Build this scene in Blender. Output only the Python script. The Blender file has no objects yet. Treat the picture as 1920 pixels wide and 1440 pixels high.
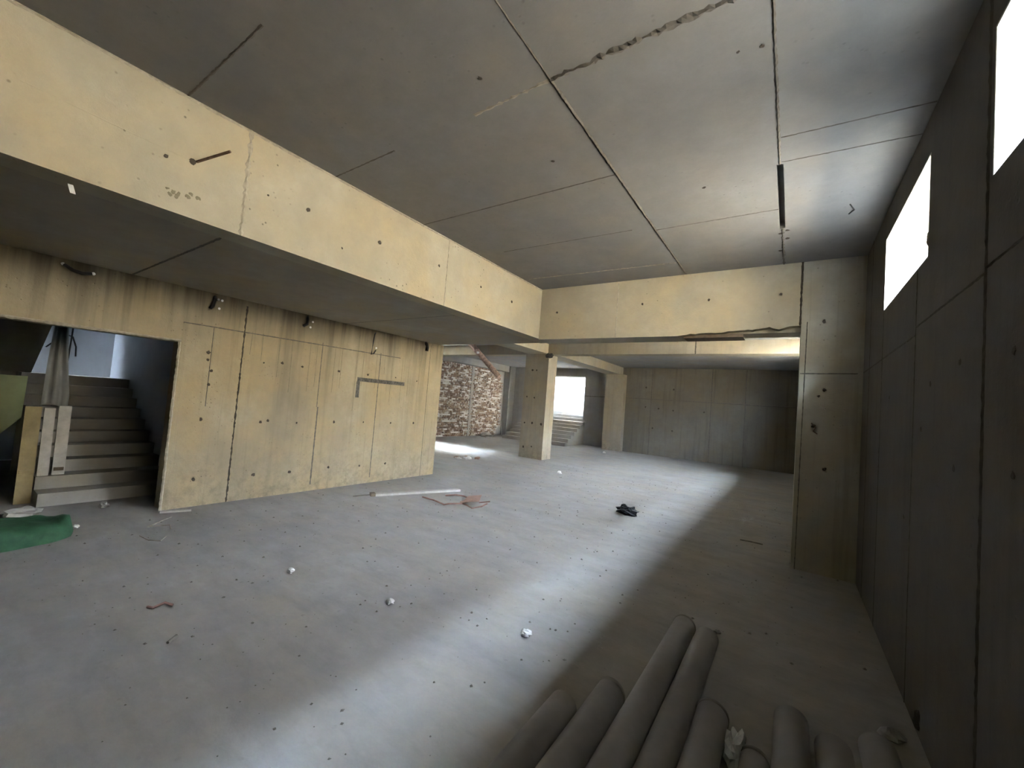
import bpy, math, random
from mathutils import Vector, Matrix, noise as mnoise

random.seed(7)
S = bpy.context.scene
C = S.collection

# ------------------------------------------------------------------ camera
cam_d = bpy.data.cameras.new('camera')
cam = bpy.data.objects.new('camera', cam_d)
C.objects.link(cam)
cam_d.sensor_width = 36.0
cam_d.lens = 36.0 * 767.73 / 1920.0
cam_d.clip_start = 0.02
YAW, PITCH, ROLL = math.radians(-34.412), math.radians(2.768), math.radians(4.5327)
fwd = Vector((math.sin(YAW) * math.cos(PITCH), math.cos(YAW) * math.cos(PITCH), math.sin(PITCH)))
rgt = Vector((math.cos(YAW), -math.sin(YAW), 0))
upv = rgt.cross(fwd)
r2 = rgt * math.cos(ROLL) + upv * math.sin(ROLL)
u2 = -rgt * math.sin(ROLL) + upv * math.cos(ROLL)
M4 = Matrix((r2, u2, -fwd)).transposed().to_4x4()
M4.translation = (0, 0, 1.65)
cam.matrix_world = M4
S.camera = cam

# ------------------------------------------------------------------ world, sun, exposure
SKY_COL = (0.66, 0.79, 1.0)
SKY_STR = 55.0
SUN_STR = 140.0
EXPOSURE = 3.6
w = bpy.data.worlds.new('sky')
S.world = w
w.use_nodes = True
bg = w.node_tree.nodes['Background']
bg.inputs[0].default_value = (*SKY_COL, 1)
bg.inputs[1].default_value = SKY_STR
sun_d = bpy.data.lights.new('sun', 'SUN')
sun_d.energy = SUN_STR
sun_d.angle = math.radians(1.0)
sun_d.color = (1.0, 0.90, 0.76)
sun = bpy.data.objects.new('sun', sun_d)
C.objects.link(sun)
SUN_DIR = Vector((0.50, 0.30, -0.80))
sun.rotation_euler = SUN_DIR.to_track_quat('-Z', 'Y').to_euler()
S.view_settings.view_transform = 'Standard'
S.view_settings.look = 'None'
S.view_settings.gamma = 1.0
S.view_settings.use_curve_mapping = False
S.view_settings.exposure = EXPOSURE
S.cycles.max_bounces = 12
S.cycles.diffuse_bounces = 8
S.cycles.sample_clamp_indirect = 12.0

# ------------------------------------------------------------------ helpers
class MB:
    def __init__(s):
        s.v = []; s.f = []
    def box(s, x0, x1, y0, y1, z0, z1):
        b = len(s.v)
        s.v += [(x, y, z) for z in (z0, z1) for y in (y0, y1) for x in (x0, x1)]
        for q in ((0, 2, 3, 1), (4, 5, 7, 6), (0, 1, 5, 4), (2, 6, 7, 3), (0, 4, 6, 2), (1, 3, 7, 5)):
            s.f.append(tuple(b + i for i in q))
        return s
    def prism(s, poly, axis, a0, a1):
        """extrude a closed polygon (list of 2D points) along axis 0/1/2"""
        def p3(p, a):
            if axis == 0: return (a, p[0], p[1])
            if axis == 1: return (p[0], a, p[1])
            return (p[0], p[1], a)
        b = len(s.v); n = len(poly)
        s.v += [p3(p, a0) for p in poly] + [p3(p, a1) for p in poly]
        s.f.append(tuple(b + i for i in range(n))[::-1])
        s.f.append(tuple(b + n + i for i in range(n)))
        for i in range(n):
            j = (i + 1) % n
            s.f.append((b + i, b + j, b + n + j, b + n + i))
        return s
    def tube(s, pts, r, n=8, cap=True):
        pts = [Vector(p) for p in pts]
        rs = r if isinstance(r, (list, tuple)) else [r] * len(pts)
        b = len(s.v)
        for i, p in enumerate(pts):
            t = (pts[min(i + 1, len(pts) - 1)] - pts[max(i - 1, 0)]).normalized()
            a = t.cross(Vector((0, 0, 1)))
            if a.length < 1e-3: a = t.cross(Vector((1, 0, 0)))
            a.normalize(); c = t.cross(a)
            for k in range(n):
                th = 2 * math.pi * k / n
                s.v.append(tuple(p + (a * math.cos(th) + c * math.sin(th)) * rs[i]))
        for i in range(len(pts) - 1):
            for k in range(n):
                k2 = (k + 1) % n
                s.f.append((b + i * n + k, b + i * n + k2, b + (i + 1) * n + k2, b + (i + 1) * n + k))
        if cap:
            s.f.append(tuple(b + k for k in range(n))[::-1])
            e = b + (len(pts) - 1) * n
            s.f.append(tuple(e + k for k in range(n)))
        return s
    def disc(s, c, nrm, r, h, n=9, jag=0.0):
        """a low truncated cone on a surface"""
        c = Vector(c); nrm = Vector(nrm)
        a = nrm.orthogonal().normalized(); d = nrm.cross(a)
        b = len(s.v)
        for rr, hh in ((r, 0), (r * 0.75, h)):
            for k in range(n):
                th = 2 * math.pi * k / n
                q = rr * (1 + random.uniform(-jag, jag))
                s.v.append(tuple(c + nrm * hh + (a * math.cos(th) + d * math.sin(th)) * q))
        s.f.append(tuple(b + n + k for k in range(n)))
        for k in range(n):
            k2 = (k + 1) % n
            s.f.append((b + k, b + k2, b + n + k2, b + n + k))
        return s
    def lump(s, c, size, seed, nu=10, nv=7, rough=0.25, flat=True):
        """an irregular stone or crumpled lump resting on its base"""
        b = len(s.v); c = Vector(c)
        for j in range(nv + 1):
            ph = math.pi * j / nv
            for i in range(nu):
                th = 2 * math.pi * i / nu
                d = Vector((math.sin(ph) * math.cos(th), math.sin(ph) * math.sin(th), math.cos(ph)))
                k = 1 + rough * mnoise.noise(d * 2.1 + Vector((seed * 3.7, seed, -seed)))* 2
                z = d.z * size[2] * k
                if flat: z = max(z, -size[2] * 0.6)
                s.v.append((c.x + d.x * size[0] * k, c.y + d.y * size[1] * k, c.z + z + (size[2] * 0.6 if flat else 0)))
        for j in range(nv):
            for i in range(nu):
                i2 = (i + 1) % nu
                s.f.append((b + j * nu + i, b + (j + 1) * nu + i, b + (j + 1) * nu + i2, b + j * nu + i2))
        return s
    def seam(s, p0, p1, nrm, wd, h, jag=0.3, step=0.025):
        """a rough fin of mortar along a formwork joint, from p0 to p1 on a surface with normal nrm"""
        p0 = Vector(p0); p1 = Vector(p1); nrm = Vector(nrm)
        t = (p1 - p0); L = t.length; t.normalize(); sd = t.cross(nrm)
        n = max(2, int(L / step)); b = len(s.v)
        for i in range(n + 1):
            p = p0 + t * (L * i / n)
            ww = wd * (1 + random.uniform(-jag, jag)); hh = h * (1 + random.uniform(-jag, jag))
            off = random.uniform(-jag, jag) * wd * 0.25
            s.v += [tuple(p + sd * (off - ww / 2)), tuple(p + sd * off + nrm * hh), tuple(p + sd * (off + ww / 2))]
        for i in range(n):
            a = b + 3 * i
            s.f += [(a, a + 3, a + 4, a + 1), (a + 1, a + 4, a + 5, a + 2)]
        return s
    def build(s, name, mat, parent=None, smooth=False, loc=None):
        me = bpy.data.meshes.new(name)
        v = s.v
        if loc is not None:
            L = Vector(loc); v = [tuple(Vector(p) - L) for p in v]
        me.from_pydata(v, [], s.f)
        me.materials.append(mat)
        if smooth:
            me.polygons.foreach_set('use_smooth', [True] * len(me.polygons))
        me.update()
        o = bpy.data.objects.new(name, me)
        C.objects.link(o)
        if loc is not None: o.location = loc
        if parent is not None: o.parent = parent
        return o

def tag(o, label, cat, group=None):
    o['label'] = label; o['category'] = cat
    if group: o['group'] = group
    return o
def thing(name, label, cat, loc=(0, 0, 0), group=None):
    o = bpy.data.objects.new(name, None); C.objects.link(o)
    o.location = loc; o.empty_display_size = 0.1
    return tag(o, label, cat, group)
def struct(o, label=None):
    o['kind'] = 'structure'
    if label: o['label'] = label
    return o
def grid_sheet(nu, nv, fn, thick=0.0):
    m = MB()
    for j in range(nv + 1):
        for i in range(nu + 1):
            m.v.append(tuple(fn(i / nu, j / nv)))
    for j in range(nv):
        for i in range(nu):
            a = j * (nu + 1) + i
            m.f.append((a, a + 1, a + nu + 2, a + nu + 1))
    return m

# ------------------------------------------------------------------ materials
def new_mat(name):
    m = bpy.data.materials.new(name); m.use_nodes = True
    nt = m.node_tree
    return m, nt, nt.nodes['Principled BSDF']
def nd(nt, typ, **kw):
    n = nt.nodes.new(typ)
    for k, v in kw.items():
        if k in n.inputs: n.inputs[k].default_value = v
        else: setattr(n, k, v)
    return n
def mix(nt, fac, a, b, mode='MIX'):
    n = nt.nodes.new('ShaderNodeMix'); n.data_type = 'RGBA'; n.blend_type = mode
    for sock, val in ((n.inputs[0], fac), (n.inputs[6], a), (n.inputs[7], b)):
        if hasattr(val, 'is_output') or isinstance(val, bpy.types.NodeSocket): nt.links.new(val, sock)
        elif isinstance(val, (int, float)): sock.default_value = val
        else: sock.default_value = (*val, 1) if len(val) == 3 else val
    return n.outputs[2]
def ramp(nt, src, lo, hi, a=0.0, b=1.0):
    n = nt.nodes.new('ShaderNodeMapRange')
    nt.links.new(src, n.inputs[0])
    n.inputs[1].default_value = lo; n.inputs[2].default_value = hi
    n.inputs[3].default_value = a; n.inputs[4].default_value = b
    return n.outputs[0]
def mathn(nt, op, a, b):
    n = nt.nodes.new('ShaderNodeMath'); n.operation = op
    for i, v in enumerate((a, b)):
        if isinstance(v, bpy.types.NodeSocket): nt.links.new(v, n.inputs[i])
        else: n.inputs[i].default_value = v
    return n.outputs[0]

def concrete(name, base, streak=0.0, stain_shade_top=None, blotch=0.22, holes=0.6, bump=0.25, hole_scale=26.0,
             tint=(1.0, 0.93, 0.80), rough=0.9, dark_low=None, scuff=0.0):
    m, nt, bs = new_mat(name)
    tc = nd(nt, 'ShaderNodeTexCoord'); P = tc.outputs['Object']
    n1 = nd(nt, 'ShaderNodeTexNoise', Scale=0.75, Detail=6.0, Roughness=0.6); nt.links.new(P, n1.inputs['Vector'])
    n2 = nd(nt, 'ShaderNodeTexNoise', Scale=5.5, Detail=8.0, Roughness=0.7); nt.links.new(P, n2.inputs['Vector'])
    n3 = nd(nt, 'ShaderNodeTexNoise', Scale=1.7, Detail=4.0); 
    mp = nd(nt, 'ShaderNodeMapping'); mp.inputs['Location'].default_value = (7, 3, 11); nt.links.new(P, mp.inputs[0]); nt.links.new(mp.outputs[0], n3.inputs['Vector'])
    b = Vector(base)
    c = mix(nt, ramp(nt, n1.outputs[0], 0.3, 0.7), tuple(b * (1 - blotch)), tuple(b * (1 + blotch * 0.6)))
    c = mix(nt, ramp(nt, n3.outputs[0], 0.42, 0.66), c, tuple(Vector((b[0] * tint[0], b[1] * tint[1], b[2] * tint[2])) * 1.02))
    c = mix(nt, ramp(nt, n2.outputs[0], 0.35, 0.75, 0.0, 0.5), c, tuple(b * 0.72))
    if streak > 0:
        ms = nd(nt, 'ShaderNodeMapping'); ms.inputs['Scale'].default_value = (6, 6, 0.30); nt.links.new(P, ms.inputs[0])
        ns = nd(nt, 'ShaderNodeTexNoise', Scale=1.0, Detail=5.0, Roughness=0.65); nt.links.new(ms.outputs[0], ns.inputs['Vector'])
        f = ramp(nt, ns.outputs[0], 0.52, 0.70, 0.0, streak)
        if stain_shade_top:
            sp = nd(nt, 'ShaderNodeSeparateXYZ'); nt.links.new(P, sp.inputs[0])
            g = ramp(nt, sp.outputs[2], stain_shade_top[0], stain_shade_top[1], 0.35, 1.0)
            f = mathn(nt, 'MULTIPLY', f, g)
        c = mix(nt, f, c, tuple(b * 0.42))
        if stain_shade_top:
            g2 = ramp(nt, sp.outputs[2], stain_shade_top[1] - .55, stain_shade_top[1] + .08, 0.0, 1.0)  # top band: stains and the shadow under the slab, both put into the colour
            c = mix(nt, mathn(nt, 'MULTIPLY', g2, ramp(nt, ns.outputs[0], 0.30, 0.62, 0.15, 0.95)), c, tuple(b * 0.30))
        # fine runs of rust and lime
        ms2 = nd(nt, 'ShaderNodeMapping'); ms2.inputs['Scale'].default_value = (26, 26, 0.5); nt.links.new(P, ms2.inputs[0])
        nf = nd(nt, 'ShaderNodeTexNoise', Scale=1.0, Detail=3.0); nt.links.new(ms2.outputs[0], nf.inputs['Vector'])
        c = mix(nt, ramp(nt, nf.outputs[0], 0.60, 0.74, 0.0, streak * 0.45), c, tuple(b * 0.5))
    if dark_low:
        # splashed and scuffed concrete near its foot
        sp2 = nd(nt, 'ShaderNodeSeparateXYZ'); nt.links.new(P, sp2.inputs[0])
        nn = nd(nt, 'ShaderNodeTexNoise', Scale=6.0, Detail=8.0, Roughness=0.75); nt.links.new(P, nn.inputs['Vector'])
        g = ramp(nt, sp2.outputs[2], dark_low, 0.0, 0.0, 1.0)
        f = mathn(nt, 'MULTIPLY', g, ramp(nt, nn.outputs[0], 0.45, 0.65, 0.0, 0.75))
        c = mix(nt, f, c, tuple(b * 0.45))
    if scuff > 0:
        mq = nd(nt, 'ShaderNodeMapping'); mq.inputs['Scale'].default_value = (1.0, 3.2, 1); mq.inputs['Rotation'].default_value = (0, 0, 0.9); nt.links.new(P, mq.inputs[0])
        nq = nd(nt, 'ShaderNodeTexNoise', Scale=1.3, Detail=9.0, Roughness=0.72); nt.links.new(mq.outputs[0], nq.inputs['Vector'])
        c = mix(nt, ramp(nt, nq.outputs[0], 0.50, 0.72, 0.0, scuff), c, tuple(b * 0.55))
        c = mix(nt, ramp(nt, nq.outputs[0], 0.46, 0.30, 0.0, scuff * 0.8), c, tuple(b * 1.25))
    vo = nd(nt, 'ShaderNodeTexVoronoi', Scale=hole_scale); nt.links.new(P, vo.inputs['Vector'])
    msk = nd(nt, 'ShaderNodeTexNoise', Scale=2.3, Detail=2.0); nt.links.new(P, msk.inputs['Vector'])
    hf = mathn(nt, 'MULTIPLY', ramp(nt, vo.outputs['Distance'], 0.17, 0.06), ramp(nt, msk.outputs[0], 0.5, 0.68))
    c = mix(nt, mathn(nt, 'MULTIPLY', hf, holes), c, tuple(b * 0.28))
    nt.links.new(c, bs.inputs['Base Color'])
    bs.inputs['Roughness'].default_value = rough
    bs.inputs['Specular IOR Level'].default_value = 0.25
    h = mathn(nt, 'SUBTRACT', n2.outputs[0], mathn(nt, 'MULTIPLY', hf, 1.2))
    bp = nd(nt, 'ShaderNodeBump', Strength=bump, Distance=0.02); nt.links.new(h, bp.inputs['Height']); nt.links.new(bp.outputs[0], bs.inputs['Normal'])
    return m

def plain(name, col, rough=0.7, vary=0.25, scale=8.0, metallic=0.0, bump=0.15, translucent=0.0, islands=None, spec=0.3):
    m, nt, bs = new_mat(name)
    tc = nd(nt, 'ShaderNodeTexCoord')
    n = nd(nt, 'ShaderNodeTexNoise', Scale=scale, Detail=6.0, Roughness=0.65); nt.links.new(tc.outputs['Object'], n.inputs['Vector'])
    b = Vector(col)
    c = mix(nt, ramp(nt, n.outputs[0], 0.3, 0.72), tuple(b * (1 - vary)), tuple(b * (1 + vary * 0.6)))
    nt.links.new(c, bs.inputs['Base Color'])
    bs.inputs['Roughness'].default_value = rough; bs.inputs['Metallic'].default_value = metallic
    bs.inputs['Specular IOR Level'].default_value = spec
    if bump:
        bp = nd(nt, 'ShaderNodeBump', Strength=bump, Distance=0.01); nt.links.new(n.outputs[0], bp.inputs['Height']); nt.links.new(bp.outputs[0], bs.inputs['Normal'])
    if translucent > 0:
        tr = nd(nt, 'ShaderNodeBsdfTranslucent'); nt.links.new(c, tr.inputs[0])
        ms = nd(nt, 'ShaderNodeMixShader'); ms.inputs[0].default_value = translucent
        nt.links.new(bs.outputs[0], ms.inputs[1]); nt.links.new(tr.outputs[0], ms.inputs[2])
        nt.links.new(ms.outputs[0], nt.nodes['Material Output'].inputs[0])
    return m

def brick_mat(name, per_island):
    m, nt, bs = new_mat(name)
    if per_island:
        g = nd(nt, 'ShaderNodeNewGeometry'); rnd = g.outputs['Random Per Island']
    else:
        g = nd(nt, 'ShaderNodeObjectInfo'); rnd = g.outputs['Random']
    cr = nt.nodes.new('ShaderNodeValToRGB'); nt.links.new(rnd, cr.inputs[0])
    cr.color_ramp.interpolation = 'CONSTANT'
    cols = [(0.0, (.10, .058, .040)), (.16, (.14, .085, .058)), (.30, (.18, .12, .08)), (.44, (.11, .075, .056)), (.56, (.21, .155, .11)), (.68, (.15, .09, .055)), (.78, (.36, .33, .295)), (.88, (.48, .46, .43))]
    e = cr.color_ramp.elements
    e[0].position = 0; e[0].color = (*cols[0][1], 1); e[1].position = cols[1][0]; e[1].color = (*cols[1][1], 1)
    for p, c in cols[2:]:
        k = e.new(p); k.color = (*c, 1)
    gp = nd(nt, 'ShaderNodeNewGeometry')
    n = nd(nt, 'ShaderNodeTexNoise', Scale=9.0, Detail=6.0); nt.links.new(gp.outputs['Position'], n.inputs['Vector'])
    c = mix(nt, ramp(nt, n.outputs[0], 0.51, 0.66, 0, 0.85), cr.outputs[0], (.48, .46, .43))
    nt.links.new(c, bs.inputs['Base Color']); bs.inputs['Roughness'].default_value = 0.95
    return m

M = {}
M['ceiling'] = concrete('ceiling_concrete', (.20, .197, .187), blotch=.18, holes=.35, hole_scale=14, bump=.12, tint=(1.02, .97, .90))
M['ceiling_low'] = concrete('low_ceiling_concrete', (.29, .265, .215), blotch=.18, holes=.3, hole_scale=14, bump=.12)
M['beam'] = concrete('beam_concrete', (.35, .316, .240), blotch=.24, holes=.9, hole_scale=16, bump=.3)
M['wall_left'] = concrete('left_wall_concrete', (.30, .256, .172), streak=.7, stain_shade_top=(1.0, 2.72), dark_low=1.0, holes=.7, hole_scale=18, blotch=.3, bump=.4)
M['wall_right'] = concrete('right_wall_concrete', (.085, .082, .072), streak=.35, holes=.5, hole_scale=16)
M['column'] = concrete('column_concrete', (.33, .31, .255), streak=.5, holes=.5, hole_scale=16)
M['pillar'] = concrete('pillar_concrete', (.30, .27, .21), streak=.25, dark_low=.6, holes=.6, hole_scale=18)
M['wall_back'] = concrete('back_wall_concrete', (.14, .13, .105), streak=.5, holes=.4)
M['grey'] = concrete('grey_concrete', (.28, .28, .275), streak=.2, holes=.4)
M['floor'] = concrete('floor_concrete', (.25, .243, .228), blotch=.18, holes=.25, hole_scale=11, bump=.3, scuff=.45, tint=(1.0, .95, .87))
M['reveal'] = concrete('window_reveal_concrete', (.42, .415, .39), blotch=.08, holes=1.0, hole_scale=22, bump=.6)
M['sill'] = concrete('dusty_sill_concrete', (.08, .078, .07), blotch=.1)
M['areaway'] = concrete('areaway_render', (.34, .33, .30), blotch=.08, holes=.2)
M['facade'] = plain('sky_mask_blue_grey', (.47, .515, .58), .9, .06, .5)
M['dark_ground'] = concrete('well_floor_dirt', (.07, .067, .06))
M['stair'] = concrete('stair_concrete', (.29, .28, .255), blotch=.2, holes=.3, dark_low=None)
M['plaster'] = plain('grey_plaster', (.30, .31, .32), .9, .08, 3, bump=.05)
M['seam'] = plain('seam_mortar', (.11, .10, .082), .95, .3, 20)
M['seam_dark'] = plain('dark_seam', (.05, .043, .033), .95, .4, 20)
M['run'] = plain('mortar_run_stain', (.17, .148, .10), .95, .3, 20)
M['seam_light'] = plain('pale_seam_mortar', (.30, .27, .21), .95, .3, 20)
M['hole'] = plain('tie_hole_shadow_dirt', (.05, .04, .03), .95, .3, 30)
M['chase'] = plain('chase_mortar', (.10, .095, .085), .95, .6, 30, bump=.8)
M['white_paint'] = plain('white_render', (.62, .62, .60), .9, .05, 3)
M['steel'] = plain('rusty_steel', (.10, .065, .045), .8, .4, 30)
M['rust'] = plain('rusty_sheet_metal', (.48, .34, .28), .75, .5, 14, bump=.3)
M['pipe'] = plain('grey_pvc', (.17, .16, .15), .62, .15, 6, bump=.05)
M['pipe_edge'] = plain('pipe_rim_dark', (.16, .145, .13), .7, .2, 9)
M['cable'] = plain('black_cable', (.018, .017, .016), .6, .2, 20)
M['white_plastic'] = plain('white_plastic', (.80, .80, .78), .5, .05, 10)
M['card'] = plain('brown_card', (.26, .165, .12), .9, .2, 12)
M['strap'] = plain('brown_strap', (.20, .11, .085), .8, .3, 12)
M['wood'] = plain('dusty_wood', (.34, .32, .29), .9, .2, 10)
M['wood_dark'] = plain('dark_wood_end', (.12, .09, .06), .9, .3, 20)
M['yellow_wood'] = plain('yellow_board', (.30, .24, .125), .85, .25, 6)
M['grey_board'] = plain('grey_board', (.44, .41, .36), .9, .25, 6)
M['black_bag'] = plain('black_plastic', (.018, .020, .022), .35, .3, 10, spec=.5)
M['green'] = plain('green_netting', (.022, .075, .034), .75, .45, 9, bump=.4)
M['green_sheet'] = plain('pale_green_sheet', (.62, .68, .36), .6, .15, 3, translucent=.5)
M['grey_sheet'] = plain('grey_plastic_sheet', (.21, .21, .19), .6, .2, 4, translucent=.15)
M['paper'] = plain('white_paper', (.50, .50, .48), .9, .1, 12)
M['stone'] = plain('pale_stone', (.32, .31, .29), .95, .2, 14)
M['grit'] = plain('dark_grit', (.13, .12, .10), .95, .4, 14)
M['wire_grey'] = plain('grey_wire', (.28, .25, .21), .8, .3, 14)
M['mortar'] = plain('grey_mortar', (.34, .33, .30), .95, .2, 12)
M['outdoor_step'] = concrete('outdoor_step_concrete', (.30, .31, .32), blotch=.1, holes=.2)
M['window_grey'] = plain('far_window_grey', (.28, .34, .38), .5, .1, 2)
M['brick'] = brick_mat('brick_single', False)
M['bricks'] = brick_mat('brick_joined', True)

# ------------------------------------------------------------------ dimensions (metres)
XR, TW = 0.647, 0.40               # inner face and thickness of the window wall
YN = -2.6                          # wall behind the photographer
YB = 5.93                          # face of the cross beam and of the right column
XL, XB = -6.35, -3.59              # left wall face, long beam face
ZC, ZL, ZF = 3.635, 2.79, 3.60     # ceilings: main, low left strip, far hall
WZ0, WZ1 = 2.725, 3.383
WINS = [(3.375, 4.80), (0.99, 2.42), (7.35, 8.78), (9.73, 11.16), (12.1, 13.5)]

# ------------------------------------------------------------------ setting
fl = MB().box(-13.0, XR + 0.1, YN - 0.3, 18.4, -0.25, 0.0).build('floor', M['floor'])
struct(fl, 'dusty grey concrete floor')

# main ceiling with the cut slot
m = MB()
sx0, sx1, sy0, sy1 = -0.165, -0.118, 3.585, 4.81
m.box(XB, sx0, YN, YB + .45, ZC, ZC + .06); m.box(sx1, XR + TW, YN, YB + .45, ZC, ZC + .06)
m.box(sx0, sx1, YN, sy0, ZC, ZC + .06); m.box(sx0, sx1, sy1, YB + .45, ZC, ZC + .06)
m.box(XB, XR + TW, YN, YB + .45, ZC + .06, ZC + .3)
ceil = struct(m.build('ceiling', M['ceiling']), 'grey concrete ceiling with formwork joints')
dn = (0, 0, -1)
def cs(p0, p1, wd, h, mat='seam', jag=.35):
    MB().seam((p0[0], p0[1], ZC), (p1[0], p1[1], ZC), dn, wd, h, jag).build('formwork_seam', M[mat], ceil)
cs((-1.285, 1.45), (-1.285, 2.03), .014, .003); cs((-1.285, 2.03), (-1.27, 5.9), .026, .006)
cs((-.148, YN), (-.142, 3.58), .018, .005); cs((-.142, 4.81), (-.14, YB), .022, .006, jag=.6)
cs((-1.28, 2.03), (-.148, 2.015), .030, .009, jag=.9); cs((-1.9, 2.05), (-1.29, 2.03), .02, .003, 'seam_light', .8)
cs((-3.59, .93), (-2.5, .93), .016, .004); cs((-3.59, 2.07), (-2.75, 2.06), .014, .003)
cs((-3.59, 3.18), (-1.285, 3.17), .016, .004); cs((-1.27, 4.36), (-.165, 4.36), .014, .004)
cs((-3.2, 4.24), (-1.5, 4.26), .013, .003); cs((-3.5, 5.35), (-1.3, 5.42), .026, .004, 'seam_light', .9)
cs((-.13, 3.24), (.645, 3.27), .013, .003); cs((-.13, 3.56), (.645, 3.60), .013, .003)
cs((-.148, 0.9), (XR, 0.9), .013, .003); cs((-2.5, -.2), (-.148, -.2), .013, .003)
for x, y, r in [(-1.66, 1.81, .014), (-.31, 2.35, .009), (-.2, 2.37, .012), (-.81, 2.03, .010), (-.69, 3.69, .014), (-1.67, 2.77, .012), (-.10, 4.88, .02), (-.155, 4.95, .022), (-.10, 5.1, .025), (-.17, 5.45, .02)]:
    MB().disc((x, y, ZC), dn, r, .003, jag=.4).build('surface_pit', M['hole'], ceil)
MB().tube([(.36, 4.50, ZC - .004), (.40, 4.62, ZC - .006), (.37, 4.70, ZC - .004)], .006, 6).build('tie_wire', M['cable'], ceil)

# low ceiling over the left strip
low = struct(MB().box(XL - .27, XB - .23, YN, 6.38, ZL + .006, ZC + .3).build('ceiling_low', M['ceiling_low']), 'low concrete ceiling strip beside the long beam')
MB().seam((XL, 1.34, ZL + .006), (XB - .23, 1.305, ZL + .006), dn, .022, .008).build('formwork_seam', M['seam'], low)
MB().seam((XL, 4.1, ZL + .006), (XB - .23, 4.1, ZL + .006), dn, .012, .003).build('formwork_seam', M['seam'], low)

# far hall ceiling with an unseen void (open to the sky)
vx0, vx1, vy0, vy1 = -11.6, -9.2, 10.05, 10.9
m = MB()
m.box(-12.7, vx0, 6.38, 18.4, ZF, ZF + .3); m.box(vx1, XR + TW, 6.38, 18.4, ZF, ZF + .3)
m.box(vx0, vx1, 6.38, vy0, ZF, ZF + .3); m.box(vx0, vx1, vy1, 18.4, ZF, ZF + .3)
struct(m.build('ceiling_far', M['grey']), 'concrete ceiling of the far hall')
m = MB().box(vx0 - .2, vx0, vy0 - .2, vy1 + .2, ZF + .3, 7.5).box(vx1, vx1 + .2, vy0 - .2, vy1 + .2, ZF + .3, 7.5)
m.box(vx0, vx1, vy0 - .2, vy0, ZF + .3, 7.5).box(vx0, vx1, vy1, vy1 + .2, ZF + .3, 7.5)
struct(m.build('wall_shaft_screen', M['areaway']), 'unseen shaft walls added above the far hall to hold back the sun')  # out of view, built tall to keep direct sun off the hall floor

# window wall
m = MB(); x0, x1 = XR, XR + TW
m.box(x0, x1, YN - .3, 17.7, -.1, WZ0); m.box(x0, x1, YN - .3, 17.7, WZ1, ZC + .3)
ys = sorted(WINS); prev = YN - .3
for a, b in ys:
    m.box(x0, x1, prev, a, WZ0, WZ1); prev = b
m.box(x0, x1, prev, 17.7, WZ0, WZ1)
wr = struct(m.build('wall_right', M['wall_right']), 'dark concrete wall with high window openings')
nx = (-1, 0, 0)
for y in (2.466, ): MB().seam((XR, y, 0), (XR, y, ZC), nx, .022, .006).build('formwork_seam', M['seam_dark'], wr)
for y, z0, z1 in ((3.62, 0, 2.72), (4.79, 0, 2.72), (1.25, 0, 2.72), (.1, 0, 2.72), (5.5, 0, ZC)): MB().seam((XR, y, z0), (XR, y, z1), nx, .012, .003).build('formwork_seam', M['seam_dark'], wr)
for a, b, z in ((2.466, 3.62, 2.35), (3.62, 5.9, 2.30), (.1, 2.466, 2.37)): MB().seam((XR, a, z), (XR, b, z), nx, .014, .004).build('formwork_seam', M['seam_dark'], wr)
TH = []
for y, z in [(3.25, 1.95), (2.76, 2.01), (4.41, 1.94), (3.42, 1.69), (2.81, 1.51), (3.79, 1.11), (2.19, 1.98), (2.18, 1.54)]:
    MB().disc((XR, y, z), nx, .016, .003, jag=.3).build('tie_hole', M['hole'], wr)
MB().lump((XR + .012, 3.30, .03), (.03, .05, .07), 4).build('broken_patch', M['hole'], wr)

for k, (a, b) in enumerate(WINS):
    t = .012
    m = MB()
    m.box(x0 - .001, x1, a, b, WZ1 - t, WZ1)
    m.box(x0 - .001, x1, a, a + t, WZ0 + t, WZ1 - t); m.box(x0 - .001, x1, b - t, b, WZ0 + t, WZ1 - t)
    o = struct(m.build('window_%d' % (k + 1), M['reveal']), 'bare window opening with pitted pale concrete reveals')
    MB().box(x0 - .001, x1, a, b, WZ0, WZ0 + t).build('sill', M['sill'], o)
    # knocked corner at the sill
    MB().lump((x0 + .02, a + t, WZ0 + .12), (.03, .022, .06), k + 2, flat=False).build('chipped_edge', M['reveal'], o)

# window well outside: floor slab, outer wall, ground behind
WW = 1.6; ZT = 3.70
struct(MB().box(x1, x1 + WW, YN - .3, 18, 1.6, 1.90).build('floor_areaway', M['dark_ground']), 'concrete bottom of the window well')
struct(MB().box(x1 + WW, x1 + WW + .25, 2.15, 18, 1.6, ZT).build('wall_areaway', M['areaway']), 'pale retaining wall of the window well')
struct(MB().box(x1, x1 + WW, YN - .5, YN - .3, 2.0, ZT).box(x1, x1 + WW, 18, 18.2, 1.6, ZT).build('wall_areaway_end', M['areaway']), 'end wall of the window well')

# unseen blue-grey wall, added to dim the low sky and shape the floor stripe
struct(MB().box(9.0, 9.6, -14, 34, 3.3, 11.9).build('wall_sky_mask', M['facade']), 'unseen blue grey wall added to dim the low sky')
struct(MB().box(x1 + WW + .25, 14, -16, 36, 3.3, ZT - .05).build('ground_side', M['dark_ground']), 'bare ground beside the window well')
struct(MB().box(x0, x1, YN - .3, 18, ZC + .3, 4.8).build('wall_upper_shade', M['areaway']), 'unseen wall added above the window wall to shade the well')  # not in view; added so its shadow covers the lower well wall
struct(MB().box(x1 + WW, x1 + WW + .25, YN - .3, 2.15, 1.6, 5.0).box(x1 + WW, x1 + WW + .25, 2.15, 3.0, ZT, 5.0).build('wall_areaway_blocker', M['dark_ground']), 'dark raised part of the retaining wall, added to cut low light')  # unseen, added tall and dark to cut low light through the near window
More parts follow.
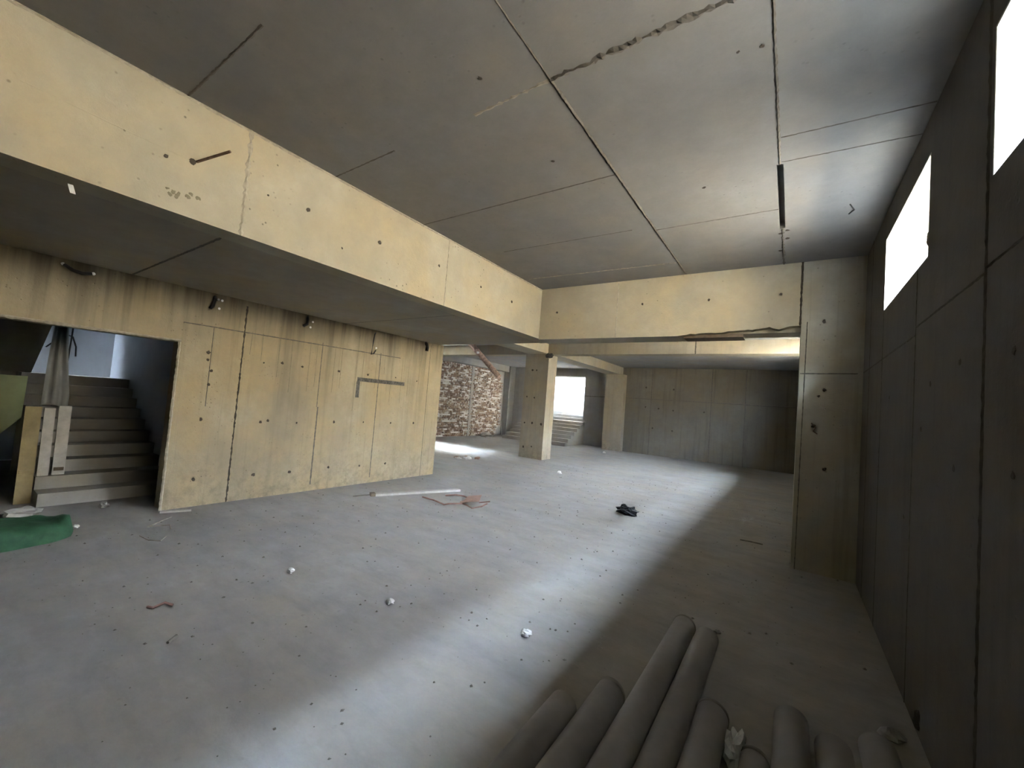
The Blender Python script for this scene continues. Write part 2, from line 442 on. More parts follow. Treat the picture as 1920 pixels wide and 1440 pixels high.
# wall behind the photographer
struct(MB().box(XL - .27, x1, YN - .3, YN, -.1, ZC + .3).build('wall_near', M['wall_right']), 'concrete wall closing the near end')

# left wall with the doorway
DY0, DY1, DZ, TL = .434, 1.865, 2.10, .26
m = MB()
m.box(XL - TL, XL, YN, DY0, -.1, ZL + .01); m.box(XL - TL, XL, DY1, 6.51, -.1, ZL + .01); m.box(XL - TL, XL, DY0, DY1, DZ, ZL + .01)
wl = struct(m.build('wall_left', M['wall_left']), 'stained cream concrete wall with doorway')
px = (1, 0, 0)
MB().seam((XL, 2.567, 0), (XL, 2.567, 2.72), px, .020, .006, .5).build('formwork_seam', M['seam_dark'], wl)
for y, z0, z1, wd in ((4.88, .1, 2.4, .016), (3.75, .1, 1.35, .022), (3.73, 1.35, 2.4, .012), (6.13, 0, 2.75, .010), (2.2, 1.3, 2.35, .01)):
    MB().seam((XL, y, z0), (XL, y, z1), px, wd, .004).build('formwork_seam', M['seam'], wl)
MB().seam((XL, 1.865, 2.35), (XL, 5.35, 2.37), px, .014, .004).build('formwork_seam', M['seam'], wl)
for i in range(16):
    y = 2.65 + i * .21 + random.uniform(-.08, .08); z1 = 2.38; z0 = z1 - random.uniform(.25, 1.1)
    MB().seam((XL, y, z0), (XL, y + random.uniform(-.01, .01), z1), px, .007, .0015, .4).build('mortar_run', M['run'], wl)
for y, z in [(2.17, 2.01), (2.17, 1.91), (2.22, 1.77), (2.21, 1.59), (2.17, 1.13), (2.16, 0.35), (2.86, 1.96), (3.12, 1.99), (3.43, 1.97), (4.06, 1.97), (4.64, 1.97), (5.27, 1.98), (5.82, 1.96), (2.9, 1.1), (3.0, 1.12), (3.43, 1.09), (4.06, 1.11), (4.64, 1.11), (5.25, 1.1), (5.83, 1.1), (2.88, 0.34), (3.4, 0.33), (4.04, 0.35), (4.64, 0.33), (5.21, 0.33)]:
    MB().disc((XL, y, z), px, random.choice((.013, .019, .022)), .004, jag=.35).build('tie_hole', M['hole'], wl)
# L-shaped chase filled with rough mortar
m = MB(); 
m.box(XL - .001, XL + .004, 4.43, 5.50, 1.835, 1.905); m.box(XL - .001, XL + .004, 4.42, 4.49, 1.545, 1.835)
ch = m.build('cable_chase', M['chase'], wl)
# raised arrises of the doorway
(MB().seam((XL, DY1 - .012, 0), (XL, DY1 - .012, DZ), px, .03, .008, .2).seam((XL, DY0, DZ + .012), (XL, DY1, DZ + .012), px, .03, .008, .2).build('doorway_arris', M['seam_light'], wl))

# stairwell behind the doorway
SX, SY0, SY1 = -11.1, -1.3, 2.2
m = MB().box(SX - .2, XL - TL, SY1, SY1 + .2, -.1, 9.0)
struct(m.build('wall_stairwell_side', M['plaster']), 'smooth grey wall beside the stairwell steps')
struct(MB().box(SX - .2, SX, SY0, SY1, -.1, 9.0).build('wall_stairwell_back', M['plaster']), 'smooth grey wall above the stair landing')
struct(MB().box(SX - .2, XL - TL, SY0 - .2, SY0, -.1, 9.0).build('wall_stairwell_near', M['plaster']), 'grey wall at the hidden side of the stairwell')
struct(MB().box(XL - TL, XL, SY0, SY1, ZL + .2, 6.0).build('wall_stairwell_top', M['plaster']), 'upper wall above the doorway in the stairwell')
struct(MB().box(-10.68, XL - TL, SY0, SY1, 5.4, 5.6).box(-10.68, -10.48, SY0, SY1, 5.6, 9.0).build('ceiling_stairwell', M['ceiling']), 'slab over the stairwell with an upstand added to block the sun')  # unseen upstand beside the slot, added to stop direct sun on the steps

# far hall walls
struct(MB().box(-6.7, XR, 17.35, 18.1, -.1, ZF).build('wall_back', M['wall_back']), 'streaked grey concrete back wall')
wb = bpy.data.objects['wall_back']
ny = (0, -1, 0)
for x, z in [(-5.06, 2.78), (-3.95, 2.74), (-4.5, 1.93), (-3.93, 1.89), (-2.78, 1.91), (-3.92, 1.07), (-4.7, 1.11), (-5.04, 1.96)]:
    MB().disc((x, 17.35, z), ny, .035, .004, jag=.3).build('tie_hole', M['hole'], wb)
for x in (-4.82, -2.55, -1.4): MB().seam((x, 17.35, 0), (x, 17.35, ZF), ny, .035, .008).build('formwork_seam', M['seam'], wb)
MB().seam((-5.9, 17.35, 2.3), (.6, 17.35, 2.3), ny, .03, .006).build('formwork_seam', M['seam'], wb)
OX0, OX1, OZ0, OZ1 = -10.65, -8.13, 1.05, 3.18
m = MB().box(-12.7, OX0, 18.0, 18.35, -.1, ZF).box(OX1, -5.6, 18.0, 18.35, -.1, ZF).box(OX0, OX1, 18.0, 18.35, OZ1, ZF).box(OX0, OX1, 18.0, 18.35, -.1, OZ0)
wst = struct(m.build('wall_stair', M['grey']), 'grey concrete wall around the bright stair opening')
MB().seam((OX0, 17.995, OZ1 + .02), (OX1, 17.995, OZ1 + .02), ny, .05, .02).build('opening_lit_edge', M['white_paint'], wst)  # white strip stands in for daylight on the opening's soffit edge
MB().seam((OX1 + .05, 18.0, 2.3), (-6.7, 18.0, 2.3), ny, .03, .008).build('formwork_seam', M['seam'], wst)
struct(MB().box(-12.7, -6.612, 6.30, 6.75, -.1, ZF).build('wall_hall_near', M['grey']), 'concrete wall behind the left wall')
m = MB().box(-12.75, -12.5, 6.5, 18.4, -.1, ZF)
struct(m.build('wall_hall_left', M['grey']), 'concrete wall behind the brickwork')

# ------------------------------------------------------------------ beams and columns
# long beam
bo = (XB, 2.0, ZL)
lb = tag(MB().box(XB - .23, XB, YN, 6.38, ZL, ZC).build('concrete_beam', M['beam']), 'long cream concrete beam running along the left of the ceiling', 'beam')
for y, wd in ((1.345, .03), (3.62, .02), (-1.0, .02)):
    MB().seam((XB, y, ZL), (XB, y, ZC), px, wd, .006, .5).build('formwork_seam', M['seam_light'] if y > 0 else M['seam'], lb)
MB().seam((XB, YN, ZC - .012), (XB, 5.93, ZC - .012), px, .02, .008, .4).build('top_fin', M['seam_light'], lb)
MB().seam((XB, .2, 3.22), (XB, 1.0, 3.19), px, .010, .001).build('formwork_seam', M['beam'], lb)
for y, z, r in [(1.85, 3.22, .02), (2.61, 3.21, .017), (3.48, 3.25, .017), (5.06, 3.21, .02), (1.51, 3.19, .008), (1.0, 3.19, .022), (.85, 3.15, .014), (-.05, 3.3, .05), (2.2, 3.0, .01), (4.3, 3.22, .015)]:
    MB().disc((XB, y, z), px, r, .003, jag=.35).build('tie_hole', M['hole'], lb)
for k in range(9):
    MB().disc((XB, .86 + .022 * k + random.uniform(-.02, .02), 2.93 + random.uniform(-.03, .05)), px, random.uniform(.006, .016), .002, jag=.5).build('surface_pit', M['run'], lb)
rod = MB().tube([(XB - .05, 1.0, 3.19), (-3.35, 1.135, 3.275)], .009, 8)
tag(rod.build('steel_rod', M['steel']), 'rusty steel rod sticking out of the long cream beam', 'rod')

# cross beam with its broken lower edge
poly = [(XB, ZC)]
poly = [(XB, 2.775), (-2.2, 2.772), (-1.35, 2.770)]
x = -1.28
while x < -.33:
    poly.append((x, 2.785 + .045 * (x + 1.3) + random.uniform(-.008, .010))); x += random.uniform(.03, .07)
poly += [(-.30, 2.845), (-.26, 2.855), (-.22, 2.835), (-.16, 2.82), (-.10, 2.84), (-.05, 2.855), (.06, 2.86), (.06, ZC), (XB, ZC)]
m = MB().prism(poly, 1, YB, YB + .12)
m.box(XB, -1.30, YB + .12, 6.38, 2.772, ZC); m.box(-1.30, .06, YB + .12, 6.38, 2.80, ZC)
cb = tag(m.build('concrete_beam', M['beam']), 'cream concrete cross beam with a ragged broken lower edge', 'beam')
MB().seam((-2.24, YB, 2.78), (-2.24, YB, ZC), ny, .016, .004).build('formwork_seam', M['seam_light'], cb)
MB().seam((.05, YB, 2.86), (.05, YB, ZC), ny, .02, .005).build('formwork_seam', M['hole'], cb)
for x, z in [(-3.27, 3.22), (-1.86, 3.26), (-.97, 3.25), (-.16, 3.26)]:
    MB().disc((x, YB, z), ny, .018, .003, jag=.3).build('tie_hole', M['hole'], cb)
MB().box(-1.28, -.55, 6.02, 6.30, 2.755, 2.80).build('wood_batten', M['wood_dark'], cb)

# right column
m = MB().box(.062, XR, YB, 6.55, 0, ZC)
rc = tag(m.build('concrete_column', M['column']), 'wide grey concrete column against the window wall', 'column')
for x, z, r in [(.28, 2.9, .018), (.31, 2.1, .016), (.34, 1.19, .016), (.26, 2.02, .014), (.22, 1.67, .02)]:
    MB().disc((x, YB, z), ny, r, .003, jag=.4).build('tie_hole', M['hole'], rc)
MB().seam((.07, YB, 2.28), (.60, YB, 2.29), ny, .012, .003).build('formwork_seam', M['seam'], rc)
MB().seam((.10, YB, 0), (.12, YB, 2.9), ny, .01, .003).build('formwork_seam', M['seam'], rc)
MB().tube([(.20, YB - .01, 1.70), (.24, YB - .03, 1.66), (.22, YB - .02, 1.61), (.26, YB - .015, 1.58)], .006, 6).build('tie_wire', M['steel'], rc)

# free standing pillar
m = MB().box(-7.10, -6.26, 11.05, 11.60, 0, 3.28)
pl = tag(m.build('concrete_pillar', M['pillar']), 'free standing concrete pillar with tie holes in front of the far stair', 'pillar')
for x, z in [(-6.67, 2.77), (-6.82, 2.77), (-6.68, 1.9), (-6.96, 1.92), (-6.97, 1.09), (-6.69, 1.1), (-6.37, 1.09), (-6.95, .33), (-6.65, .37)]:
    MB().disc((x, 11.05, z), ny, random.choice((.025, .035)), .004, jag=.35).build('tie_hole', M['hole'], pl)
MB().seam((-6.60, 11.05, 0), (-6.60, 11.05, 3.28), ny, .014, .003).build('formwork_seam', M['pillar'], pl)

def beam(label, x0, x1, y0, y1, z0, z1, mat='beam'):
    return tag(MB().box(x0, x1, y0, y1, z0, z1).build('concrete_beam', M[mat]), label, 'beam')
b2 = beam('concrete beam carried by the free standing pillar, reaching the dark right side', -12.5, XR, 11.05, 11.45, 3.27, ZF, 'pillar')
MB().seam((-2.05, 11.05, 3.27), (-2.05, 11.05, ZF), ny, .03, .005).build('formwork_seam', M['seam'], b2)
beam('short concrete beam running from the cross beam back to the pillar top', -7.0, -6.30, 6.38, 11.05, 3.29, ZF)
beam('concrete beam running from the pillar back to the pilaster by the far stair', -6.72, -6.08, 11.45, 17.35, 3.27, ZF, 'pillar')
beam('pale concrete beam on top of the brick wall', -12.5, -12.22, 11.45, 17.7, 3.29, ZF, 'grey')
tag(MB().box(-6.72, -5.9, 17.02, 17.35, 0, 3.27).build('concrete_pilaster', M['pillar']), 'concrete pilaster on the back wall right of the far stair', 'pilaster')
tag(MB().box(-12.5, -12.15, 17.5, 18.0, 0, ZF).build('concrete_column', M['grey']), 'pale concrete corner column between brick wall and far stair', 'column')

# ------------------------------------------------------------------ brick wall
bw = thing('brick_wall', 'rough brown and whitish brick wall at the far left', 'brick wall', (-12.4, 14.0, 0))
bx0, bx1 = -12.48, -12.3
cells = []
row = 0; z = .02
def bend(z): return 17.05 - max(0, z - 2.7) * 1.1 - (.25 if z < .4 else 0)
while z < 3.24:
    y = 9.0 + (.125 if row % 2 else 0)
    while y < bend(z) - .1:
        if not (14.58 < y + .115 < 14.86):
            cells.append((y, z))
        y += .25
    z += .0705; row += 1
cells.sort(key=lambda c: abs(c[0] - 13.4) + abs(c[1] - 1.6) * .3)
single = MB().box(-.09, .09, 0, .235, 0, .06)
first = None; stuffm = MB()
for i, (y, z) in enumerate(cells):
    dx = random.uniform(-.012, .018); dy = random.uniform(-.006, .006)
    if i < 300:
        if first is None:
            first = single.build('brick', M['brick'], bw); o = first
        else:
            o = first.copy(); C.objects.link(o)
        o.location = (-12.39 + dx - bw.location.x, y + dy - bw.location.y, z); o.parent = bw
    else:
        stuffm.box(-12.48 + dx - bw.location.x, -12.30 + dx - bw.location.x, y + dy - bw.location.y, y + dy + .235 - bw.location.y, z, z + .06)
so = stuffm.build('brickwork', M['bricks'], bw); so['kind'] = 'stuff'
# mortar core behind the faces, following the ragged end
core = [(9.0, 0), (16.75, 0), (17.0, .4), (17.0, 2.7), (16.45, 3.25), (9.0, 3.25)]
MB().prism([(a - 14.0, b) for a, b in core], 0, -.07, .062).build('mortar_bed', M['mortar'], bw)
MB().box(-.09, .10, .62, .82, 0, 3.25).build('tie_column', M['grey'], bw)

# ------------------------------------------------------------------ far stair
es = thing('entry_stair', 'wide dark concrete steps rising inside to the bright far opening', 'stairs', (-9.65, 16.03, 0))
for k in range(7):
    z1 = .15 * (k + 1); y0 = .29 * k
    MB().box(-1.65, 1.65, y0, y0 + (.31 if k < 6 else .22), 0 if k == 0 else .15 * k - .10, z1).build('step', M['stair'], es)
m = MB().prism([(.02, 0), (1.97, 0), (1.97, .92)], 0, -1.62, 1.62)
m.build('stair_body', M['stair'], es)
os_ = thing('outdoor_stair', 'bright outdoor concrete steps climbing to daylight beyond the opening', 'stairs', (-9.3, 18.35, 1.05))
for k in range(13):
    MB().box(-1.34, 1.89, .3 * k + .01, .3 * k + .31, -.4 + .147 * k, .147 * (k + 1)).build('step', M['outdoor_step'], os_)
struct(MB().box(-10.9, -10.65, 18.35, 27.5, .3, 4.7).build('wall_outdoor_left', M['white_paint']), 'white sunlit wall left of the outdoor stair')
struct(MB().box(-7.4, -7.1, 18.35, 27.5, .3, 4.7).build('wall_outdoor_right', M['white_paint']), 'white wall right of the outdoor stair')
struct(MB().box(-30, 8, 22.2, 40, 2.6, 2.95).build('ground_outdoor', M['areaway']), 'pale paved ground outside at the stair head')
struct(MB().box(-11.0, -7.0, 18.35, 27.5, 4.7, 4.9).build('ceiling_added_shade', M['white_paint']), 'unseen slab added to dim the outdoor stair')  # out of view, added to reduce skylight around the outdoor steps
fb = thing('white_building', 'white building with an arch seen over the outdoor stair', 'building', (-13, 30, 2.95))
MB().box(-6, 6, 0, 6, 0, 7).build('facade', M['white_paint'], fb)
arc = [(-.55 + 1.15 * 0 + .9 * math.cos(math.pi * k / 16), -.02, .15 + .75 * math.sin(math.pi * k / 16)) for k in range(17)]
MB().tube([(p[0] - .1, p[1], p[2]) for p in arc], .05, 8).build('arch', M['window_grey'], fb)
MB().tube([(-.65 + .35 * math.cos(math.pi * k / 12), -.02, .15 + .28 * math.sin(math.pi * k / 12)) for k in range(13)], .05, 8).build('arch', M['window_grey'], fb)
MB().box(-2.05, -1.55, -.03, .02, .55, .95).build('window', M['window_grey'], fb)

# ------------------------------------------------------------------ doorway stairwell
ss = thing('stairwell_stair', 'dim concrete steps rising behind the left doorway', 'stairs', (-7.25, 1.8, 0))
for k in range(10):
    z1 = .154 * (k + 1); xa = -.28 * k
    MB().box(xa - .28 - (.02 if k < 9 else 1.03), xa, -.85, .395, max(0, z1 - .26), z1).build('step', M['stair'], ss)
MB().prism([(-.05, 0), (-2.55, 0), (-2.55, 1.30), (-.05, 0.02)], 1, -.83, .38).build('stair_body', M['stair'], ss)
MB().box(-3.83, -3.05, -3.08, -.86, 1.34, 1.54).build('landing', M['stair'], ss)
uf = tag(MB().prism([(-10.6, 1.38), (-6.64, 3.56), (-6.64, 3.89), (-10.6, 1.71)], 1, -.35, 1.1).build('stair_flight', M['stair']), 'underside of the upper stair flight slanting across the left doorway', 'stairs')

gs = grid_sheet(14, 14, lambda u, v: (-8.95 + .05 * math.sin(9 * u) - .1 * v, -.25 + 1.18 * u, 1.50 - (1.50 - (.06 + .85 * max(0, u - .45) / .55)) * v))
o = gs.build('green_sheet', M['green_sheet'], smooth=True)
tag(o, 'pale yellow green sheet hung under the upper stair flight', 'sheet')
gs = grid_sheet(12, 20, lambda u, v: (-7.80 + .03 * math.sin(14 * u + 2 * v) + .03 * math.sin(7 * v), .99 + (.04 + .20 * min(1, v * 1.1)) * u - .05 * v, 2.88 - 1.72 * v + .03 * math.sin(5 * u)))
tag(gs.build('plastic_sheet', M['grey_sheet'], smooth=True), 'grey plastic sheet hanging above the leaning boards in the doorway', 'sheet')
for i, (y0, y1, x, z0, h, mat, lab) in enumerate([(.80, .935, -7.55, 0.0, 1.16, 'yellow_wood', 'yellowish board standing upright in the left doorway'),
                                              (.965, 1.06, -7.62, .308, 1.14, 'grey_board', 'narrow grey board standing between yellow board and wider grey board'),
                                              (1.09, 1.20, -7.64, .308, 1.17, 'grey_board', 'wider grey board standing nearest the steps in the left doorway')]):
    m = MB().prism([(x, z0), (x + .03, z0), (x - .02, h), (x - .05, h)], 1, y0, y1)
    b = tag(m.build('upright_board', M[mat]), lab, 'board', 'boards standing in the doorway')
    MB().box(x - .03, x + .035, y0 + .012, y1 - .012, .36, .40).build('batten', M['wood_dark'] if i == 2 else M[mat], b)
tag(MB().lump((-6.93, .80, 0), (.06, .16, .06), 3).build('rubble_heap', M['stone']), 'pale rubble lying at the foot of the upright boards', 'rubble')
for y, x, lab in ((1.24, -9.3, 'left of two thin bars hanging in the doorway stairwell'), (1.37, -9.3, 'right of two thin bars hanging in the doorway stairwell')):
    tag(MB().tube([(x, y, 3.05), (x + .01, y - .015, 2.2), (x, y - .03, 1.58)], .011, 6).build('reinforcing_bar', M['cable']), lab, 'bar', 'bars in the stairwell')
tag(MB().tube([(-9.28, 1.10, 1.95), (-9.27, 1.20, 2.08), (-9.26, 1.30, 2.17), (-9.26, 1.36, 2.15), (-9.27, 1.41, 2.0), (-9.28, 1.42, 1.85)], .010, 6).build('cable_loop', M['cable']), 'black cable looped over the bars in the stairwell', 'cable')

# ------------------------------------------------------------------ pipes
pipes = [(-.935, 2.09, 'leftmost grey pipe of the row on the floor'),
         (-.775, 2.37, 'second grey pipe from the left in the row on the floor'),
         (-.605, 3.46, 'longest reaching grey pipe in the row on the floor'),
         (-.440, 3.38, 'grey pipe lying right against the longest one'),
         (-.285, 2.57, 'thick rimmed grey pipe just left of the white paper'),
         (-.080, 2.40, 'short grey pipe just right of the white paper'),
         (.063, 2.80, 'grey pipe reaching farther beside the short one right of the paper'),
         (.235, 2.70, 'dim grey pipe second nearest the window wall'),
         (.420, 2.86, 'dim grey pipe nearest the dark window wall')]
for i, (x, yt, lab) in enumerate(pipes):
    rr = .077 if i not in (5,) else .060
    y0 = .35
    t = thing('grey_pipe', lab, 'pipe', (x, y0, rr), 'grey pipes on the floor')
    L = yt - y0; n = 28
    dxx = 0.0
    m = MB()
    b = 0
    prof = [(rr, 0), (rr, L - .004), (rr - .003, L), (rr - .009, L), (rr - .009, L - .6), (rr - .009, 0)]
    for q, (r_, yy) in enumerate(prof):
        for k in range(n):
            th = 2 * math.pi * k / n
            m.v.append((r_ * math.cos(th) + dxx * yy / L, yy, r_ * math.sin(th)))
    for q in range(len(prof) - 1):
        for k in range(n):
            k2 = (k + 1) % n
            m.f.append((q * n + k, (q + 1) * n + k, (q + 1) * n + k2, q * n + k2))
    tb = m.build('tube', M['pipe'], t, smooth=True)
    if i in (1, 2, 4, 5):
        m = MB()
        prof = [(rr + .0005, L - .030), (rr + .004, L - .027), (rr + .004, L - .012), (rr + .0005, L - .009)]
        for q, (r_, yy) in enumerate(prof):
            for k in range(n):
                th = 2 * math.pi * k / n
                m.v.append((r_ * math.cos(th) + dxx, yy, r_ * math.sin(th)))
        for q in range(3):
            for k in range(n):
                k2 = (k + 1) % n
                m.f.append((q * n + k, (q + 1) * n + k, (q + 1) * n + k2, q * n + k2))
        m.build('rim_ring', M['pipe_edge'], tb, smooth=True)
tag(MB().lump((-.165, 2.42, .0), (.05, .11, .075), 9, 14, 10, .3).build('crumpled_paper', M['paper']), 'crumpled white paper stuck between two grey pipes', 'paper')

# ------------------------------------------------------------------ hanging jointed tube in the far hall
ht = thing('hanging_tube', 'rusty jointed tube hanging aslant in front of the brick wall', 'tube', (-9.17, 10.7, ZF))
a, b = Vector((0.0, 0, 0)), Vector((1.26, .1, -1.12))
for k in range(5):
    p, q = a.lerp(b, k / 5), a.lerp(b, (k + .93) / 5)
    MB().tube([p, q], [.115 if k == 0 else .088, .088], 12).build('tube_section', M['rust'], ht)
    if k: MB().tube([p - (b - a) * .012, p + (b - a) * .012], .102, 12).build('collar', M['rust'], ht)
for k in (1, 2, 3): 
    p = a.lerp(b, k / 5 + .1); MB().box(p.x - .02, p.x + .06, p.y - .11, p.y - .07, p.z - .02, p.z + .05).build('clip', M['white_plastic'] if k == 1 else M['rust'], ht)

# ------------------------------------------------------------------ cables at the top of the left wall
def cable(label, pts, tips, r=.016):
    t = thing('cable_stub', label, 'cable', pts[0], 'cable stubs on the left wall')
    L = Vector(pts[0])
    cb_ = MB().tube([Vector(p) - L for p in pts], r, 8).build('cable', M['cable'], t, smooth=True)
    for q in tips:
        MB().lump(Vector(q) - L, (.014, .016, .016), q[1], 8, 6, .1, False).build('wire_tip', M['white_plastic'], cb_)
XW = XL + .03
cable('black cable stub hanging above the doorway', [(XW, .80, 2.73), (XW + .04, .86, 2.685), (XW + .05, .93, 2.67), (XW + .03, 1.0, 2.69)], [(XW, .79, 2.735), (XW + .03, 1.015, 2.695)], .018)
cable('short black cable stub right of the doorway at the ceiling', [(XL - .02, 2.17, 2.76), (XW, 2.16, 2.70), (XW + .02, 2.14, 2.62), (XW, 2.12, 2.585)], [(XW + .04, 2.23, 2.71), (XW + .03, 2.19, 2.715), (XW + .03, 2.21, 2.60)], .022)
cable('black cable stub left of the hanging bent wire at the ceiling', [(XL - .02, 3.44, 2.78), (XW, 3.42, 2.72), (XW + .02, 3.41, 2.64), (XW, 3.36, 2.60)], [(XW + .03, 3.49, 2.69), (XW + .03, 3.46, 2.60)], .022)
cable('long bent black wire hanging above the L shaped groove', [(XL - .02, 4.74, 2.77), (XW, 4.68, 2.71), (XW + .01, 4.66, 2.58), (XW + .01, 4.64, 2.34), (XW + .02, 4.68, 2.36), (XW + .02, 4.72, 2.43)], [(XW + .02, 4.725, 2.47)], .012)
cable('thick cable bundle near the far end of the left wall', [(XL - .02, 5.98, 2.79), (XW, 5.98, 2.74), (XW + .015, 5.985, 2.68), (XW, 5.99, 2.61)], [], .035)
tag(MB().lump((-6.22, 11.0, 3.22), (.13, .07, .07), 5, 12, 8, .3, False).build('cable_bundle', M['cable']), 'dark cable bundle tucked at the pillar top', 'cable')
tag(grid_sheet(4, 4, lambda u, v: (-3.74 + .015 * v, .44 + .025 * u + .015 * v, ZL + .004 - .06 * v)).build('paper_scrap', M['paper']), 'white scrap hanging under the low ceiling by the beam', 'paper')

# ------------------------------------------------------------------ things on the floor
# green net bundle
nu, nv = 40, 16
m = MB()
ax0, ax1 = Vector((-6.0, 1.06, 0)), Vector((-5.97, -.55, 0))
axd = (ax1 - ax0).normalized(); sd = Vector((-axd.y, axd.x, 0))
for i in range(nu + 1):
    u = i / nu
    wv = .33 * (1 - abs(2 * u - 1) ** 5) ** .5 + .015 if u < .5 else .33 * (1 - abs(2 * u - 1) ** 3) ** .5 + .015
    for j in range(nv + 1):
        v = j / nv; th = math.pi * v
        p = ax0 + axd * (1.7 * u) + sd * (wv * math.cos(th))
        k = mnoise.noise(Vector((u * 7, v * 3.0, 2.2))) * .5 + mnoise.noise(Vector((u * 16, v * 8, 5.2))) * .22
        p.z = .004 + max(0, (.17 + .12 * k) * math.sin(th) ** .7 * min(1, wv / .2))
        p.x += .05 * k; m.v.append(tuple(p))
for i in range(nu):
    for j in range(nv):
        q = i * (nv + 1) + j
        m.f.append((q, q + 1, q + nv + 2, q + nv + 1))
tag(m.build('net_bundle', M['green'], smooth=True), 'folded bundle of green netting on the floor by the doorway', 'netting')

def rot2(cx, cy, a, l, wd):
    c, s = math.cos(a), math.sin(a)
    return [(cx + c * u * l - s * v * wd, cy + s * u * l + c * v * wd) for u, v in ((-.5, -.5), (.5, -.5), (.5, .5), (-.5, .5))]
a = math.atan2(5.75 - 4.36, -4.94 + 5.50)
pk = thing('wooden_plank', 'long dusty plank lying on the floor near the left wall', 'plank', (-5.2, 5.05, 0))
m = MB().prism([(p[0], p[1]) for p in rot2(0, 0, a, 1.52, .10)], 2, 0, .035); m.build('plank_body', M['wood'], pk)
e = Vector((math.cos(a), math.sin(a))) * .79
m = MB().prism(rot2(-e.x, -e.y, a, .07, .11), 2, 0, .05); m.build('plank_end', M['wood_dark'], pk)
tag(MB().prism(rot2(-6.19, 1.965, math.atan2(.27, .10), .30, .035), 2, 0, .022).build('wood_stick', M['wood']), 'short pale stick on the floor by the door jamb', 'stick')

cd = thing('cardboard_piece', 'small brown cardboard flap on the floor', 'cardboard', (-4.3, 5.4, 0))
m = MB().prism([(.04, -.32), (-.16, .07), (-.07, .32), (.19, -.07)], 2, .03, .036); m.build('flap', M['card'], cd)
m = MB().box(-.02, .02, -.3, .1, 0, .03); m.build('folded_edge', M['card'], cd)
def strap(label, pts, r=.012, mat='strap', name='packing_strap', cat='strap', grp=None):
    o = MB().tube([(p[0], p[1], p[2] if len(p) > 2 else r) for p in pts], r, 6).build(name, M[mat])
    return tag(o, label, cat, grp)
strap('long brown strap bent to a corner left of the cardboard', [(-4.94, 4.88), (-4.62, 4.82, .03), (-4.36, 4.78, .02), (-4.33, 4.84, .03), (-4.25, 5.08)])
strap('brown strap behind the cardboard', [(-4.79, 5.26), (-4.66, 5.38, .03), (-4.55, 5.45, .02), (-4.46, 5.45)])
strap('brown strap pointing forward from the cardboard', [(-4.25, 5.08), (-4.1, 5.0, .03), (-3.97, 4.98), (-3.95, 5.2), (-4.0, 5.4)], .010)
strap('short dark strap right of the cardboard', [(-4.13, 5.36), (-4.09, 5.45), (-4.06, 5.55)], .010)
bag = MB().lump((-2.15, 6.74, 0), (.16, .11, .085), 3, 16, 10, .35)
tag(bag.build('black_bag', M['black_bag']), 'crumpled black plastic bag on the floor in front of the column', 'bag')
for x, y, s_, lab, mt in [(-4.74, 9.32, .06, 'round white lump on the floor in front of the pillar', 'white_plastic'),
                          (-2.56, 2.28, .035, 'whitish crumb on the floor in the lit middle', 'paper'),
                          (-3.62, 2.04, .035, 'white and dark crumb on the floor left of the lit middle', 'paper'),
                          (-1.51, 2.63, .04, 'pale paper crumb at the edge of the light stripe', 'paper'),
                          (-5.99, 15.5, .06, 'small white lump on the floor by the pilaster', 'white_plastic'),
                          (-6.86, 1.45, .06, 'pale stone lying inside the left doorway', 'stone'),
                          (-.41, 3.68, .022, 'tiny pale chip on the dark floor beyond the pipe ends', 'stone'),
                          (-6.12, 1.10, .03, 'pale chip beside the green netting', 'stone'),
                          (.52, 3.15, .05, 'pale chip at the foot of the window wall', 'stone')]:
    tag(MB().lump((x, y, 0), (s_, s_ * .8, s_ * .7), x * 3 + y, 10, 7, .3).build('floor_lump' if mt != 'stone' else 'stone', M[mt]), lab, 'debris', 'debris on the floor')
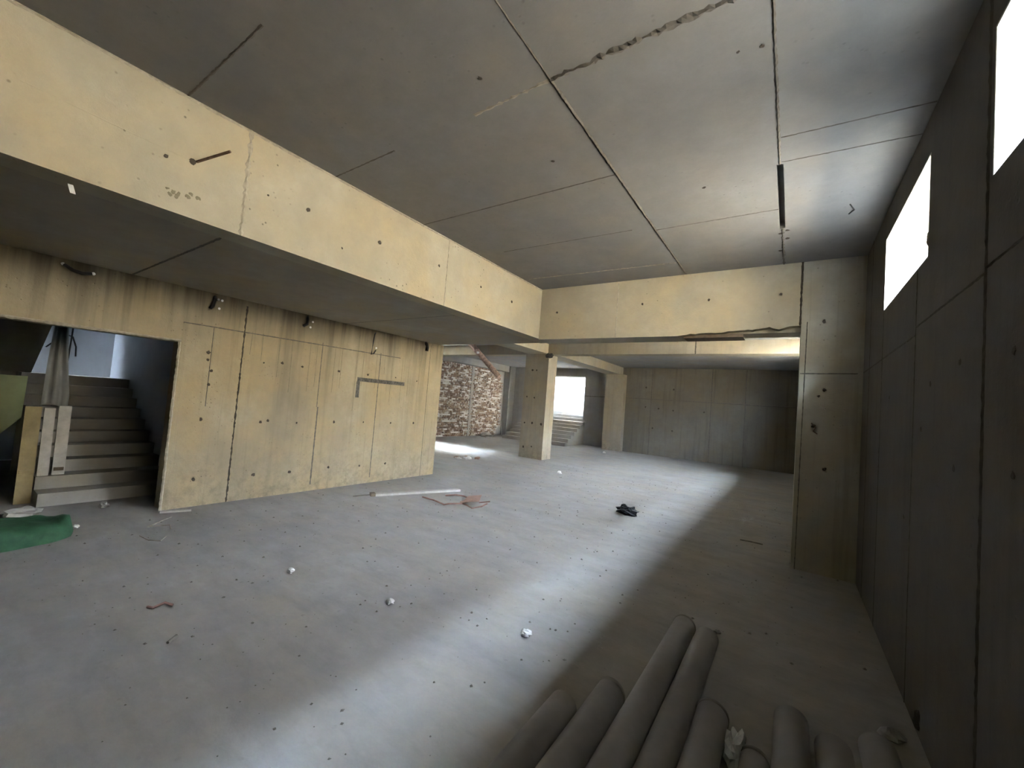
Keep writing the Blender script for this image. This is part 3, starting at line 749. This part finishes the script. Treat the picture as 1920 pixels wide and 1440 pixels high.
for x, y, lab, pts in [(0, 0, 'dark twig on the floor near the right column', [(-.52, 6.70), (-.40, 6.72), (-.25, 6.71)]),
                       (0, 0, 'dark brown twig curled on the floor at the lower left', [(-3.72, 1.08), (-3.68, 1.10), (-3.66, 1.16, .03), (-3.63, 1.20)]),
                       (0, 0, 'thin dark splinter on the lower left floor', [(-3.13, 1.03), (-3.18, 1.09)]),
                       (0, 0, 'dark sliver on the floor beside the left wall', [(-5.62, 4.05), (-5.55, 4.32)])]:
    strap(lab, pts, .009, 'grit' if 'brown' not in lab else 'strap', 'twig', 'twig', 'twigs on the floor')
strap('thin grey wire bent on the floor by the doorway', [(-5.98, 1.86), (-5.85, 1.72), (-5.72, 1.58), (-5.70, 1.66), (-5.66, 1.76), (-5.5, 1.72)], .006, 'wire_grey', 'bent_wire', 'wire')
strap('thin pale wire curl on the floor in front of the doorway', [(-5.45, 1.45), (-5.25, 1.47), (-5.16, 1.54), (-5.28, 1.62)], .005, 'wire_grey', 'bent_wire', 'wire')
rb = thing('rubbish_heap', 'small heap of white rubbish on the bright floor left of the pillar', 'rubbish', (-7.5, 9.05, 0))
for k in range(7):
    MB().lump((random.uniform(-.22, .22), random.uniform(-.3, .3), 0), (random.uniform(.05, .12), random.uniform(.04, .08), random.uniform(.02, .06)), k * 2.3, 9, 6, .4).build('scrap', M['paper'] if k % 3 else M['card'], rb)
tag(MB().lump((-11.85, 15.5, 0), (.3, .3, .12), 8, 14, 8, .35).build('rubble_heap', M['mortar']), 'low heap of mortar rubble at the foot of the brick wall', 'rubble')
tag(MB().tube([(-11.75, 16.6, .018), (-12.12, 16.95, .75)], .02, 6).build('wood_stick', M['wood']), 'pale stick leaning at the far end of the brick wall', 'stick')

# fine grit over the floor: nobody could count it
m = MB()
for k in range(1500):
    x, y = random.uniform(-6.2, .6), random.uniform(.6, 11)
    if x > -1.1 and y < 3.6: continue
    s_ = random.choice((.004, .005, .006, .009, .013))
    b = len(m.v); an = random.uniform(0, 6.28)
    for q in range(4):
        m.v.append((x + s_ * random.uniform(.6, 1.3) * math.cos(an + q * 1.57), y + s_ * random.uniform(.6, 1.3) * math.sin(an + q * 1.57), 0.0))
    m.v.append((x, y, s_ * random.uniform(.5, 1.0)))
    m.f += [(b, b + 1, b + 4), (b + 1, b + 2, b + 4), (b + 2, b + 3, b + 4), (b + 3, b, b + 4)]
o = m.build('floor_grit', M['grit']); o['kind'] = 'stuff'; o['label'] = 'fine dark grit scattered over the concrete floor'; o['category'] = 'grit'
